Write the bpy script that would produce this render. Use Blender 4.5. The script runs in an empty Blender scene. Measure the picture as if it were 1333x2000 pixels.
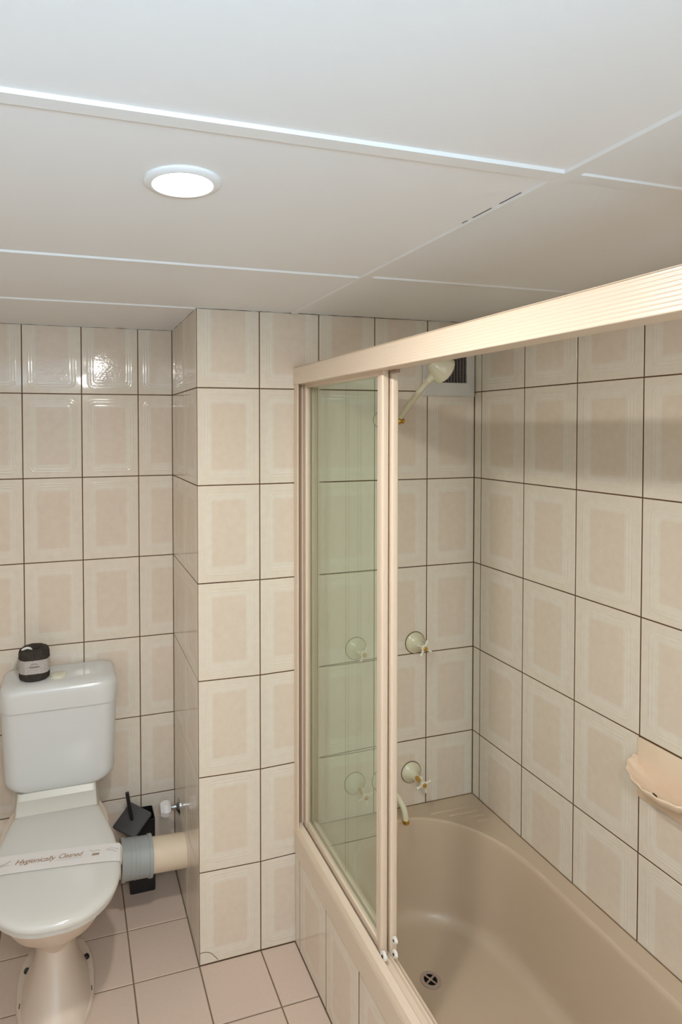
import bpy, bmesh, math, random
from mathutils import Vector, Matrix
PI = math.pi
rnd = random.Random(7)
sc = bpy.context.scene
C = sc.collection

# ------------------------------------------------------------------ camera
W_PX, H_PX = 1333, 2000
F_PX, PPX, PPY = 1203.36, -168.62, -135.01      # focal length and principal point offset (shift lens)
cam_d = bpy.data.cameras.new('camera')
cam_d.sensor_fit = 'VERTICAL'; cam_d.sensor_height = 36.0; cam_d.sensor_width = 36.0 * W_PX / H_PX
cam_d.lens = F_PX / H_PX * 36.0
cam_d.shift_x = -PPX / H_PX; cam_d.shift_y = PPY / H_PX
cam_d.clip_start = 0.02
cam = bpy.data.objects.new('camera', cam_d); C.objects.link(cam)
yw, pt, rl = math.radians(16.9172), math.radians(-1.4149), math.radians(-0.1522)
fw = Vector((math.sin(yw)*math.cos(pt), math.cos(yw)*math.cos(pt), math.sin(pt)))
r0 = Vector((math.cos(yw), -math.sin(yw), 0)); u0 = r0.cross(fw)
rt = r0*math.cos(rl) + u0*math.sin(rl); up = -r0*math.sin(rl) + u0*math.cos(rl)
mw = Matrix((rt, up, -fw)).transposed().to_4x4(); mw.translation = Vector((-0.37973, -1.85851, 1.68575))
cam.matrix_world = mw
sc.camera = cam

# ------------------------------------------------------------------ world, lamps, exposure
wd = bpy.data.worlds.new('world'); sc.world = wd; wd.use_nodes = True
wd.node_tree.nodes['Background'].inputs[0].default_value = (0.75, 0.87, 1.0, 1)
wd.node_tree.nodes['Background'].inputs[1].default_value = 1.1
sc.view_settings.view_transform = 'Standard'; sc.view_settings.look = 'None'
sc.view_settings.gamma = 1; sc.view_settings.use_curve_mapping = False
sc.view_settings.exposure = 0.47
ZC = 2.052
def lamp(name, loc, size, power, col, shape='DISK', rot=(0, 0, 0), size_y=None, spread=PI):
    d = bpy.data.lights.new(name, 'AREA'); d.shape = shape; d.size = size
    if size_y: d.size_y = size_y
    d.energy = power; d.color = col; d.spread = spread
    o = bpy.data.objects.new(name, d); C.objects.link(o); o.location = loc; o.rotation_euler = rot
    return o
# the downlight's own light, just under its diffuser
lamp('downlight_lamp', (-0.212, -0.942, ZC - 0.0125), 0.082, 7.0, (1.0, 0.975, 0.94))
# assumed second lamp, unseen behind the camera, added to balance the light
lamp('added_unseen_lamp', (-0.25, -2.15, ZC - 0.0125), 0.082, 9.0, (1.0, 0.975, 0.94))
# added cool daylight from an assumed, unseen window, aimed up at the ceiling
lamp('added_daylight', (-0.50, -2.95, 1.50), 0.90, 19.0, (0.50, 0.76, 1.0), 'RECTANGLE', (math.radians(137), 0, 0), 0.60, math.radians(84))

# ------------------------------------------------------------------ materials
def new_mat(name):
    m = bpy.data.materials.new(name); m.use_nodes = True
    return m, m.node_tree, m.node_tree.nodes, m.node_tree.links, m.node_tree.nodes['Principled BSDF']
def simple(name, col, rough=0.4, metal=0, spec=0.5, coat=0, var=0.0, vscale=30, bump=0, bscale=200, emit=0):
    m, nt, n, l, b = new_mat(name)
    b.inputs['Base Color'].default_value = (*col, 1); b.inputs['Roughness'].default_value = rough
    b.inputs['Metallic'].default_value = metal; b.inputs['Specular IOR Level'].default_value = spec
    b.inputs['Coat Weight'].default_value = coat; b.inputs['Coat Roughness'].default_value = 0.05
    if emit:
        b.inputs['Emission Color'].default_value = (*col, 1); b.inputs['Emission Strength'].default_value = emit
    if var:
        tc = n.new('ShaderNodeTexCoord'); no = n.new('ShaderNodeTexNoise'); no.inputs['Scale'].default_value = vscale
        no.inputs['Detail'].default_value = 4
        l.new(tc.outputs['Object'], no.inputs['Vector'])
        mx = n.new('ShaderNodeMix'); mx.data_type = 'RGBA'
        mx.inputs[6].default_value = (*[c*(1-var) for c in col], 1); mx.inputs[7].default_value = (*[min(1, c*(1+var)) for c in col], 1)
        l.new(no.outputs['Fac'], mx.inputs[0]); l.new(mx.outputs[2], b.inputs['Base Color'])
    if bump:
        tc = n.new('ShaderNodeTexCoord'); no = n.new('ShaderNodeTexNoise'); no.inputs['Scale'].default_value = bscale
        l.new(tc.outputs['Object'], no.inputs['Vector'])
        bp = n.new('ShaderNodeBump'); bp.inputs['Strength'].default_value = bump; bp.inputs['Distance'].default_value = 0.002
        l.new(no.outputs['Fac'], bp.inputs['Height']); l.new(bp.outputs[0], b.inputs['Normal'])
    return m

def math_n(n, l, op, a, b=None, c=None):
    q = n.new('ShaderNodeMath'); q.operation = op
    for i, v in enumerate((a, b, c)):
        if v is None: continue
        if isinstance(v, (int, float)): q.inputs[i].default_value = v
        else: l.new(v, q.inputs[i])
    return q.outputs[0]

def tile_material():
    """glazed cream wall tile, embossed rounded frames round a peach panel; UV = metres from the full tile's centre"""
    m, nt, n, l, b = new_mat('embossed_wall_tile')
    uv = n.new('ShaderNodeUVMap'); sp = n.new('ShaderNodeSeparateXYZ'); l.new(uv.outputs[0], sp.inputs[0])
    def rbox(hx, hy, r):
        qx = math_n(n, l, 'SUBTRACT', math_n(n, l, 'ABSOLUTE', sp.outputs[0]), hx - r)
        qy = math_n(n, l, 'SUBTRACT', math_n(n, l, 'ABSOLUTE', sp.outputs[1]), hy - r)
        mx, my = math_n(n, l, 'MAXIMUM', qx, 0.0), math_n(n, l, 'MAXIMUM', qy, 0.0)
        ln = math_n(n, l, 'SQRT', math_n(n, l, 'ADD', math_n(n, l, 'MULTIPLY', mx, mx), math_n(n, l, 'MULTIPLY', my, my)))
        ins = math_n(n, l, 'MINIMUM', math_n(n, l, 'MAXIMUM', qx, qy), 0.0)
        return math_n(n, l, 'SUBTRACT', math_n(n, l, 'ADD', ln, ins), r)
    d_in = rbox(0.054, 0.102, 0.006)
    d_out = rbox(0.076, 0.126, 0.020)
    tc = n.new('ShaderNodeTexCoord'); geo = n.new('ShaderNodeNewGeometry')
    no = n.new('ShaderNodeTexNoise'); no.inputs['Scale'].default_value = 45; no.inputs['Detail'].default_value = 5
    l.new(geo.outputs['Position'], no.inputs['Vector'])
    oi = n.new('ShaderNodeObjectInfo')
    # colours by zone
    ra = n.new('ShaderNodeValToRGB'); l.new(math_n(n, l, 'MULTIPLY_ADD', d_in, 10.0, 0.5), ra.inputs[0])
    e = ra.color_ramp.elements
    e[0].position = 0.488; e[0].color = (0.775, 0.665, 0.54, 1)
    e[1].position = 0.508; e[1].color = (0.79, 0.715, 0.60, 1)
    for p, c in ((0.56, (0.80, 0.73, 0.615)), (0.585, (0.82, 0.757, 0.65)), (0.62, (0.80, 0.73, 0.615)), (0.67, (0.81, 0.742, 0.63)), (0.80, (0.80, 0.722, 0.60))):
        q = e.new(p); q.color = (*c, 1)
    # mottle of the peach panel and tile-to-tile tone
    mot = n.new('ShaderNodeMix'); mot.data_type = 'RGBA'; mot.blend_type = 'MULTIPLY'; mot.inputs[0].default_value = 1
    l.new(ra.outputs[0], mot.inputs[6])
    cr = n.new('ShaderNodeValToRGB'); l.new(no.outputs['Fac'], cr.inputs[0])
    cr.color_ramp.elements[0].position = .3; cr.color_ramp.elements[0].color = (.955, .94, .925, 1)
    cr.color_ramp.elements[1].position = .7; cr.color_ramp.elements[1].color = (1, 1, 1, 1)
    l.new(cr.outputs[0], mot.inputs[7])
    br = n.new('ShaderNodeMix'); br.data_type = 'RGBA'; br.blend_type = 'MULTIPLY'; br.inputs[0].default_value = 1
    l.new(mot.outputs[2], br.inputs[6])
    tone = math_n(n, l, 'MULTIPLY_ADD', oi.outputs['Random'], 0.03, 0.97)
    cc = n.new('ShaderNodeCombineColor'); [l.new(tone, cc.inputs[i]) for i in range(3)]
    l.new(cc.outputs[0], br.inputs[7]); l.new(br.outputs[2], b.inputs['Base Color'])
    # relief: two fine ridges following the frame and a soft pillow
    def ridge(d, at, w, h):
        g = math_n(n, l, 'DIVIDE', math_n(n, l, 'SUBTRACT', d, at), w)
        return math_n(n, l, 'MULTIPLY', math_n(n, l, 'EXPONENT', math_n(n, l, 'MULTIPLY', math_n(n, l, 'MULTIPLY', g, g), -1.0)), h)
    hgt = math_n(n, l, 'ADD', ridge(d_in, 0.006, 0.0018, 0.35), ridge(d_out, -0.006, 0.002, 0.6))
    hgt = math_n(n, l, 'ADD', hgt, ridge(d_out, 0.003, 0.0022, 0.7))
    wv = n.new('ShaderNodeTexNoise'); wv.inputs['Scale'].default_value = 14; wv.inputs['Detail'].default_value = 1
    l.new(geo.outputs['Position'], wv.inputs['Vector'])
    hgt = math_n(n, l, 'ADD', hgt, math_n(n, l, 'MULTIPLY', wv.outputs['Fac'], 1.6))
    w2 = n.new('ShaderNodeTexNoise'); w2.inputs['Scale'].default_value = 130; w2.inputs['Detail'].default_value = 1
    l.new(geo.outputs['Position'], w2.inputs['Vector'])
    inside = math_n(n, l, 'LESS_THAN', d_in, 0.0)
    hgt = math_n(n, l, 'ADD', hgt, math_n(n, l, 'MULTIPLY', math_n(n, l, 'MULTIPLY', w2.outputs['Fac'], inside), 0.45))
    bp = n.new('ShaderNodeBump'); bp.inputs['Strength'].default_value = 0.55; bp.inputs['Distance'].default_value = 0.001
    l.new(hgt, bp.inputs['Height']); l.new(bp.outputs[0], b.inputs['Normal'])
    b.inputs['Roughness'].default_value = 0.085; b.inputs['Specular IOR Level'].default_value = 0.5
    return m

M = {}
M['tile'] = tile_material()
M['grout'] = simple('brown_grout', (0.115, 0.060, 0.030), 0.95, spec=.1, var=.3, vscale=12)
M['floor_grout'] = simple('floor_grout', (0.23, 0.17, 0.12), 0.95, spec=.1, var=.25, vscale=12)
M['floor_tile'] = simple('floor_tile', (0.66, 0.52, 0.42), 0.42, spec=.4, var=.045, vscale=90)
M['ceiling'] = simple('ceiling_paint', (0.86, 0.85, 0.835), 0.55, spec=.3, bump=.15, bscale=60)
M['strip'] = simple('gloss_strip_paint', (0.84, 0.835, 0.82), 0.3, spec=.5)
M['crack'] = simple('open_joint', (0.03, 0.025, 0.02), 0.9)
M['plaster'] = simple('plaster', (0.76, 0.67, 0.57), 0.5)
M['frame'] = simple('beige_aluminium', (0.765, 0.63, 0.49), 0.28, spec=.5)
M['frame_dark'] = simple('stop_brown_channel_shade', (0.33, 0.22, 0.15), 0.5)  # brown of the bump stop, also used as painted shade in the wall channel
M['bath'] = simple('beige_acrylic', (0.60, 0.465, 0.33), 0.3, spec=.45, var=.02, vscale=8)
M['dirt'] = simple('brown_dirt', (0.22, 0.13, 0.075), 0.9, spec=.1, var=.5, vscale=25)
M['lip'] = simple('cream_bath_lip', (0.72, 0.60, 0.47), 0.3, spec=.45)
M['cream_tap'] = simple('cream_enamel', (0.72, 0.67, 0.49), 0.22, spec=.5)
M['white_tap'] = simple('cream_handle', (0.80, 0.76, 0.63), 0.25)
M['gold'] = simple('worn_gold', (0.62, 0.40, 0.10), 0.25, metal=1)
M['vent'] = simple('vent_plastic', (0.66, 0.65, 0.60), 0.4)
M['vent_dark'] = simple('vent_duct_dark', (0.012, 0.011, 0.010), 0.9, spec=.1)
M['vent_grid'] = simple('vent_grey_grid', (0.16, 0.14, 0.13), 0.6)
M['cistern'] = simple('white_plastic', (0.68, 0.685, 0.665), 0.16, spec=.5)
M['lid'] = simple('toilet_lid_plastic', (0.66, 0.645, 0.595), 0.13, spec=.5)
M['hinge'] = simple('aged_hinge_plastic', (0.66, 0.645, 0.57), 0.3)
M['pan'] = simple('ivory_vitreous_china', (0.72, 0.60, 0.49), 0.36, spec=.5, var=.02, vscale=10)
M['button'] = simple('cream_button', (0.72, 0.70, 0.55), 0.3)
M['black'] = simple('black_plastic', (0.012, 0.012, 0.013), 0.35)
M['charcoal'] = simple('charcoal_plastic', (0.075, 0.072, 0.075), 0.6, bump=.3, bscale=500)
M['chrome'] = simple('chrome', (0.52, 0.56, 0.57), 0.15, metal=1)
M['grey_rubber'] = simple('grey_rubber', (0.36, 0.385, 0.375), 0.45, var=.05, vscale=30)
M['pvc'] = simple('cream_pvc', (0.80, 0.66, 0.49), 0.35, var=.04, vscale=15)
M['wrap'] = simple('black_tissue_paper', (0.050, 0.041, 0.035), 0.8, spec=.2, var=.5, vscale=120, bump=.8, bscale=260)
M['label'] = simple('pale_label_paper', (0.50, 0.46, 0.43), 0.7, var=.25, vscale=150)
M['ink'] = simple('dark_ink', (0.10, 0.085, 0.08), 0.8)
M['strip_paper'] = simple('white_band_paper', (0.76, 0.735, 0.71), 0.6)
M['brown_ink'] = simple('brown_gold_ink', (0.33, 0.20, 0.11), 0.7)
M['grey_ink'] = simple('grey_ink', (0.42, 0.37, 0.34), 0.7)
M['soap'] = simple('peach_ceramic', (0.83, 0.65, 0.48), 0.09, spec=.6)
M['nylon'] = simple('white_nylon', (0.80, 0.78, 0.72), 0.4)
M['drain'] = simple('drain_ring', (0.48, 0.36, 0.29), 0.3, var=.1)
M['diffuser'] = simple('lit_diffuser', (1, 0.98, 0.95), 0.5, emit=8)
M['white_ring'] = simple('white_lamp_ring', (0.86, 0.86, 0.85), 0.35)
# crystal handle
m, nt, n, l, b = new_mat('frosted_crystal'); M['crystal'] = m
b.inputs['Base Color'].default_value = (.93, .90, .89, 1); b.inputs['Roughness'].default_value = .12
b.inputs['Transmission Weight'].default_value = .25; b.inputs['IOR'].default_value = 1.49
# shower glass: green-tinted pane, fresnel mirror over straight-through light
m, nt, n, l, b = new_mat('green_glass'); M['glass'] = m
n.remove(b)
tr = n.new('ShaderNodeBsdfTransparent'); tr.inputs[0].default_value = (0.95, 0.978, 0.952, 1)
gl = n.new('ShaderNodeBsdfGlossy'); gl.inputs['Roughness'].default_value = 0.015; gl.inputs[0].default_value = (.95, 1, .97, 1)
fr = n.new('ShaderNodeFresnel')
gn = n.new('ShaderNodeNewGeometry')          # the node flips the index on back faces; undo that so both faces of the thin pane act as air-to-glass
l.new(math_n(n, l, 'MULTIPLY_ADD', gn.outputs['Backfacing'], 1/1.5 - 1.5, 1.5), fr.inputs[0])
ms = n.new('ShaderNodeMixShader'); l.new(fr.outputs[0], ms.inputs[0]); l.new(tr.outputs[0], ms.inputs[1]); l.new(gl.outputs[0], ms.inputs[2])
l.new(ms.outputs[0], n['Material Output'].inputs[0])

# ------------------------------------------------------------------ helpers
def tag(o, label=None, cat=None, group=None, kind=None):
    if label: o['label'] = label
    if cat: o['category'] = cat
    if group: o['group'] = group
    if kind: o['kind'] = kind
    return o
def thing(name, loc, label, cat, group=None):
    o = bpy.data.objects.new(name, None); C.objects.link(o); o.location = loc; o.empty_display_size = .05
    return tag(o, label, cat, group)
def obj(name, bm, mat, parent=None, smooth=False, label=None, loc=None):
    """bm is in world coordinates; the object gets its parent's origin (or loc)"""
    bmesh.ops.recalc_face_normals(bm, faces=bm.faces[:])
    org = Vector((0, 0, 0))
    if loc is not None: org = Vector(loc)
    if smooth:
        for f in bm.faces: f.smooth = True
    par_w = Vector((0, 0, 0)); p = parent
    while p is not None: par_w += p.location; p = p.parent
    if loc is None: org = par_w
    bmesh.ops.translate(bm, verts=bm.verts[:], vec=-org)
    me = bpy.data.meshes.new(name); bm.to_mesh(me); bm.free()
    if smooth == 'auto' or smooth is True:
        try: me.set_sharp_from_angle(angle=math.radians(38))
        except Exception: pass
    me.materials.append(M[mat] if isinstance(mat, str) else mat)
    o = bpy.data.objects.new(name, me); C.objects.link(o); o.parent = parent; o.location = org - par_w
    if label: o['label'] = label
    return o
def B(): return bmesh.new()
def box(bm, x0, x1, y0, y1, z0, z1, bev=0, seg=2):
    vs = [bm.verts.new((x, y, z)) for x in (x0, x1) for y in (y0, y1) for z in (z0, z1)]
    fs = [bm.faces.new([vs[i] for i in f]) for f in ((0,1,3,2),(4,6,7,5),(0,4,5,1),(2,3,7,6),(0,2,6,4),(1,5,7,3))]
    if bev:
        es = list({e for f in fs for e in f.edges})
        bmesh.ops.bevel(bm, geom=es, offset=bev, segments=seg, affect='EDGES', profile=.5)
    return bm
def frame_of(d):
    d = Vector(d).normalized(); a = Vector((0, 0, 1)) if abs(d.z) < .9 else Vector((1, 0, 0))
    x = d.cross(a).normalized(); return x, d.cross(x).normalized(), d
def loft(bm, rings, cap0=True, cap1=True):
    rv = [[bm.verts.new(p) for p in r] for r in rings]; n = len(rv[0])
    for a, b in zip(rv, rv[1:]):
        for i in range(n): bm.faces.new((a[i], a[(i+1) % n], b[(i+1) % n], b[i]))
    if cap0: bm.faces.new(rv[0])
    if cap1: bm.faces.new(rv[-1])
    return bm
def lathe(bm, o, d, prof, n=32, cap=True, fn=None):
    """prof: (distance along d, radius)"""
    x, y, d = frame_of(d); o = Vector(o); rings = []
    for t, r in prof:
        rings.append([o + d*t + (x*math.cos(2*PI*i/n) + y*math.sin(2*PI*i/n))*(r*(fn(i/n, t) if fn else 1)) for i in range(n)])
    return loft(bm, rings, cap, cap)
def tube(bm, pts, rad, n=14, cap=True):
    pts = [Vector(p) for p in pts]; rings = []; x = None
    for i, p in enumerate(pts):
        d = (pts[min(i+1, len(pts)-1)] - pts[max(i-1, 0)]).normalized()
        if x is None: x = frame_of(d)[0]
        x = (x - d*x.dot(d)).normalized(); y = d.cross(x)
        r = rad[i] if isinstance(rad, (list, tuple)) else rad
        rings.append([p + (x*math.cos(2*PI*k/n) + y*math.sin(2*PI*k/n))*r for k in range(n)])
    return loft(bm, rings, cap, cap)
def smooth_path(pts, k=6):
    pts = [Vector(p) for p in pts]; out = []
    P = [pts[0]*2 - pts[1]] + pts + [pts[-1]*2 - pts[-2]]
    for i in range(1, len(P)-2):
        for j in range(k):
            t = j/k; a, b, c, d = P[i-1], P[i], P[i+1], P[i+2]
            out.append(.5*((2*b) + (c-a)*t + (2*a-5*b+4*c-d)*t*t + (3*b-a-3*c+d)*t**3))
    out.append(pts[-1]); return out
def rrect(x0, x1, y0, y1, r, z, nc=10, ns=10):
    """rounded rectangle ring, constant vertex count; r may be 4 radii (x1y1, x0y1, x0y0, x1y0)"""
    R = r if isinstance(r, (list, tuple)) else (r,)*4; out = []
    cs = ((x1-R[0], y1-R[0], 0, R[0]), (x0+R[1], y1-R[1], 90, R[1]), (x0+R[2], y0+R[2], 180, R[2]), (x1-R[3], y0+R[3], 270, R[3]))
    arcs = []
    for cx, cy, a, q in cs:
        arcs.append([(cx + q*math.cos(math.radians(a+90*i/nc)), cy + q*math.sin(math.radians(a+90*i/nc))) for i in range(nc+1)])
    for k in range(4):
        out += arcs[k]; a, b = arcs[k][-1], arcs[(k+1) % 4][0]
        out += [(a[0]+(b[0]-a[0])*j/ns, a[1]+(b[1]-a[1])*j/ns) for j in range(1, ns)]
    return [Vector((x, y, z)) for x, y in out]
def prism_y(bm, prof, y0, y1):
    """profile of (x, z) extruded along Y"""
    a = [bm.verts.new((x, y0, z)) for x, z in prof]; b = [bm.verts.new((x, y1, z)) for x, z in prof]; n = len(prof)
    for i in range(n): bm.faces.new((a[i], a[(i+1) % n], b[(i+1) % n], b[i]))
    bm.faces.new(a); bm.faces.new(b); return bm

# ------------------------------------------------------------------ dimensions
TW, TH = 0.202, 0.30148
D = 0.4573            # depth of the toilet recess behind the pillar face
XR = 0.9981; S0 = 0.0377; TWR = 0.210
XL = -1.25; YF = -3.0
GT = 0.0033           # joint width
TT = 0.004            # tile stands this much inside the wall plane

# ------------------------------------------------------------------ walls: grout bed + tiles as parts
def tiles(wall, O, U, N, us, vs, full, mat='tile', gap=GT, mesh_cache={}, warp=None, skip=None, nm='tile', tilt=.0012):
    """us/vs: joint positions; full(u0,u1,v0,v1)->centre of the uncut tile"""
    O, U, N = Vector(O), Vector(U), Vector(N); V = Vector((0, 0, 1)) if abs(N.z) < .5 else N.cross(U)
    g = gap/2; bv = .0011
    for i in range(len(us)-1):
        for j in range(len(vs)-1):
            u0, u1, v0, v1 = us[i]+g, us[i+1]-g, vs[j]+g, vs[j+1]-g
            if u1-u0 < .006 or v1-v0 < .006: continue
            if skip and skip(u0, u1, v0, v1): continue
            fu, fv = full(us[i], us[i+1], vs[j], vs[j+1])
            cu, cv = (u0+u1)/2, (v0+v1)/2
            w = [(0, 0)]*4 if not warp else [(0, warp(a, b)) for a, b in ((u0, v0), (u1, v0), (u1, v1), (u0, v1))]
            key = (round(u1-u0, 4), round(v1-v0, 4), round(cu-fu, 4), round(cv-fv, 4), tuple(U), tuple(N), tuple(round(q[1], 5) for q in w), nm)
            me = mesh_cache.get(key)
            if me is None:
                a, b = (u1-u0)/2, (v1-v0)/2
                vv, ff = [], []
                for (ins, h) in ((0, -TT), (0, -bv*.7), (bv, 0)):
                    for k, (sx, sy) in enumerate(((-1, -1), (1, -1), (1, 1), (-1, 1))):
                        vv.append(U*(sx*(a-ins)) + V*(sy*(b-ins) + w[k][1]) + N*h)
                for q in (0, 4):
                    for k in range(4): ff.append((q+k, q+(k+1) % 4, q+4+(k+1) % 4, q+4+k))
                ff.append((8, 9, 10, 11))
                me = bpy.data.meshes.new(nm); me.from_pydata(vv, [], ff); me.materials.append(M[mat])
                uvl = me.uv_layers.new(name='UVMap')
                for lp in me.loops:
                    p = me.vertices[lp.vertex_index].co
                    uvl.data[lp.index].uv = (p.dot(U) + cu - fu, p.dot(V) + cv - fv)
                me.validate(); me.update(); mesh_cache[key] = me
            o = bpy.data.objects.new(nm, me); C.objects.link(o); o.parent = wall
            o.location = O + U*cu + V*cv + N*TT
            o.rotation_euler = (rnd.uniform(-tilt, tilt), rnd.uniform(-tilt, tilt), rnd.uniform(-tilt, tilt)*.5)
def slab(name, x0, x1, y0, y1, z0, z1, mat):
    o = obj(name, box(B(), x0, x1, y0, y1, z0, z1), mat); o['kind'] = 'structure'; return o
rows = [0] + [TH*k for k in range(1, 7)] + [ZC]
def full_row(v0, v1):
    k = round(v0/TH); return (k+.5)*TH

# wall planes are the tile faces; grout bed 1.6 mm behind, tiles reach TT into it
GR = 0.0009
wall_back = slab('wall_back', .0012, XR+.1, GR, D+GR, -.05, ZC+.05, 'grout')
wall_back.data.materials[0] = M['grout']
# the courses on the pillar sag a few millimetres compared with the shower side
def sag(u, v):
    k = 6 - v/TH
    tx = max(0, 1 - abs(u-.202)/.45) if u > .202 else .6 + .4*u/.202
    return -.011*tx*max(0, min(1, (k-1.2)/2.4))*max(0, min(1, (6-k)/.9)) if k < 6 else 0
us = [0] + [TW*k for k in range(1, 5)] + [XR]
tiles(wall_back, (0, TT, 0), (1, 0, 0), (0, -1, 0), us, rows,
      lambda a, b, c, d: ((round(a/TW)+.5)*TW, full_row(c, d)), warp=sag,
      skip=lambda a, b, c, d: b < .0)
obj('corner_grout', box(B(), .0002, .0016, .0002, .0016, 0, ZC), 'grout', wall_back)
pillar = slab('wall_pillar', GR, .0011, .0012, D-.0001, -.05, ZC+.05, 'grout')
tiles(pillar, (TT, 0, 0), (0, -1, 0), (-1, 0, 0), [-D-.0018, -.202, 0.0], rows,
      lambda a, b, c, d: (-.101 if b > -.1 else -.303, full_row(c, d)), warp=lambda u, v: sag(0, v)*max(0, 1+u/D))
recess = slab('wall_recess', XL-.1, .06, D+GR, D+.1, -.05, ZC+.05, 'grout')
lu = [0, .1274] + [.1274+TW*k for k in range(1, 6)]
lu = sorted([-q for q in lu] + [XL])
tiles(recess, (0, D+TT, 0), (1, 0, 0), (0, -1, 0), lu, rows,
      lambda a, b, c, d: (b-TW/2 if b < -.01 else a+TW/2, full_row(c, d)))
right = slab('wall_right', XR+GR, XR+.1, YF, -.0001+GR, -.05, ZC+.05, 'grout')
ru = [0, S0] + [S0+TWR*k for k in range(1, 15)]
# U direction runs toward the camera
bm = B(); tube(bm, smooth_path([(.002, -.0001, .040), (.018, -.0001, .040), (.036, -.0001, .033), (.050, -.0001, .018), (.060, -.0001, .006)], 4), .0009, 6)
obj('tile_crack', bm, 'grout', wall_back, label='curved crack across the corner of the lowest tile')
tiles(right, (XR+TT, 0, 0), (0, -1, 0), (-1, 0, 0), [q for q in ru], rows,
      lambda a, b, c, d: (b-TWR/2 if a < .01 else a+TWR/2, full_row(c, d)),
      skip=lambda a, b, c, d: (d < .33) or (.64 < a < .70 and .59 < c < .65))
tiles(right, (XR+TT, 0, 0), (0, -1, 0), (-1, 0, 0), [S0+3*TWR, S0+4*TWR], [2*TH, .752], lambda a, b, c, d: ((a+b)/2, 2.5*TH))
left = slab('wall_left', XL-.1, XL, YF, D+.1, -.05, ZC+.05, 'plaster')
# wall behind the camera; its window opening is assumed, added for the daylight
front = B(); box(front, XL-.1, -1.0, YF-.1, YF, -.05, ZC+.05); box(front, 0, XR+.1, YF-.1, YF, -.05, ZC+.05); box(front, -1.0, 0, YF-.1, YF, 1.85, ZC+.05); box(front, -1.0, 0, YF-.1, YF, -.05, 1.15)
o = obj('wall_front', front, 'plaster'); o['kind'] = 'structure'

# ------------------------------------------------------------------ floor
flo = slab('floor', XL-.1, XR+.1, YF-.6, D+.1, -.08, -.0022, 'floor_grout')
PF = .2034
fx = sorted([-PF*k for k in range(0, 7)] + [.202, .3200])
fx = [q for q in fx if q > XL]
fx = [XL] + fx
fy = sorted([D, PF, 0] + [-PF*k for k in range(1, 15)])
fy = [q for q in fy if q > YF] ; fy = [YF] + fy
tiles(flo, (0, 0, -TT), (1, 0, 0), (0, 0, 1), fx, [q for q in fy], lambda a, b, c, d: ((a+b)/2, (c+d)/2), mat='floor_tile', gap=.0045,
      skip=lambda a, b, c, d: a > -.003 and c > -.003, nm='tile', tilt=.0016)

# ------------------------------------------------------------------ ceiling
ceil = slab('ceiling', XL-.1, XR+.1, YF-.1, D+.1, ZC+.012, ZC+.08, 'ceiling')
cx = [XL, .3175, XR]; cyy = [YF, -1.125, -.492, -.002, D]
for i in range(2):
    for j in range(4):
        if i == 1 and j == 3: continue
        x1 = cx[i+1]
        if j == 3: x1 = .3
        obj('panel', box(B(), cx[i]+.001, min(x1, 0.0) if j == 3 else x1-.001, cyy[j]+.001, cyy[j+1]-.001, ZC, ZC+.012, .001, 1), 'ceiling', ceil)
def strip_y(x0, x1, yc, w=.028, h=.004, nm='cover_strip'):
    bm = B(); p = [(yc-w/2, ZC+.0005), (yc-w/2+.002, ZC-h), (yc+w/2-.002, ZC-h), (yc+w/2, ZC+.0005)]
    a = [bm.verts.new((x0, y, z)) for y, z in p]; b = [bm.verts.new((x1, y, z)) for y, z in p]
    for i in range(4): bm.faces.new((a[i], a[(i+1) % 4], b[(i+1) % 4], b[i]))
    bm.faces.new(a); bm.faces.new(b); obj(nm, bm, 'strip', ceil)
strip_y(XL, .3035, -1.125, .028, .0048); strip_y(.3315, XR, -1.125, .026, .003)
strip_y(XL, .3035, -.484, .016, .004); strip_y(.3315, XR, -.496, .016, .004)
strip_y(XL, -.003, .004, .016, .004)
for y0, y1, w in ((YF, -1.112, .028), (-1.112, -.490, .028), (-.490, -.004, .022)):
    bm = B(); xc = .3175; h = .0045
    prism_y(bm, [(xc-w/2, ZC+.0005), (xc-w/2+.002, ZC-h), (xc+w/2-.002, ZC-h), (xc+w/2, ZC+.0005)], y0, y1)
    obj('cover_strip', bm, 'strip', ceil)
bm = B()
for x0, x1 in ((.262, .300), (.335, .42), (.21, .235), (.445, .47), (.05, .07)):
    box(bm, x0, x1, -.4762 if x0 < .3 else -.4882, -.4747 if x0 < .3 else -.4867, ZC-.0006, ZC+.0004)
for y0, y1 in ((-.98, -.93), (-1.05, -1.0), (-.915, -.90)): box(bm, .3018, .3032, y0, y1, ZC-.0006, ZC+.0004)
obj('open_joint', bm, 'crack', ceil)
# ragged paint bead where the ceiling meets the tiles
bm = B()
def bead(p0, p1, nseg, r=.0022):
    p0, p1 = Vector(p0), Vector(p1)
    pts = [p0.lerp(p1, i/nseg) + Vector((0, 0, rnd.uniform(-.0009, .0009))) for i in range(nseg+1)]
    tube(bm, pts, [r*rnd.uniform(.4, 1.2) for _ in pts], 5)
bead((XL, D-.001, ZC), (0, D-.001, ZC), 40, .0016); bead((-.001, D, ZC), (-.001, 0, ZC), 24, .002); bead((0, -.001, ZC), (XR, -.001, ZC), 44, .0010)
obj('paint_bead', bm, 'strip', ceil)

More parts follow.
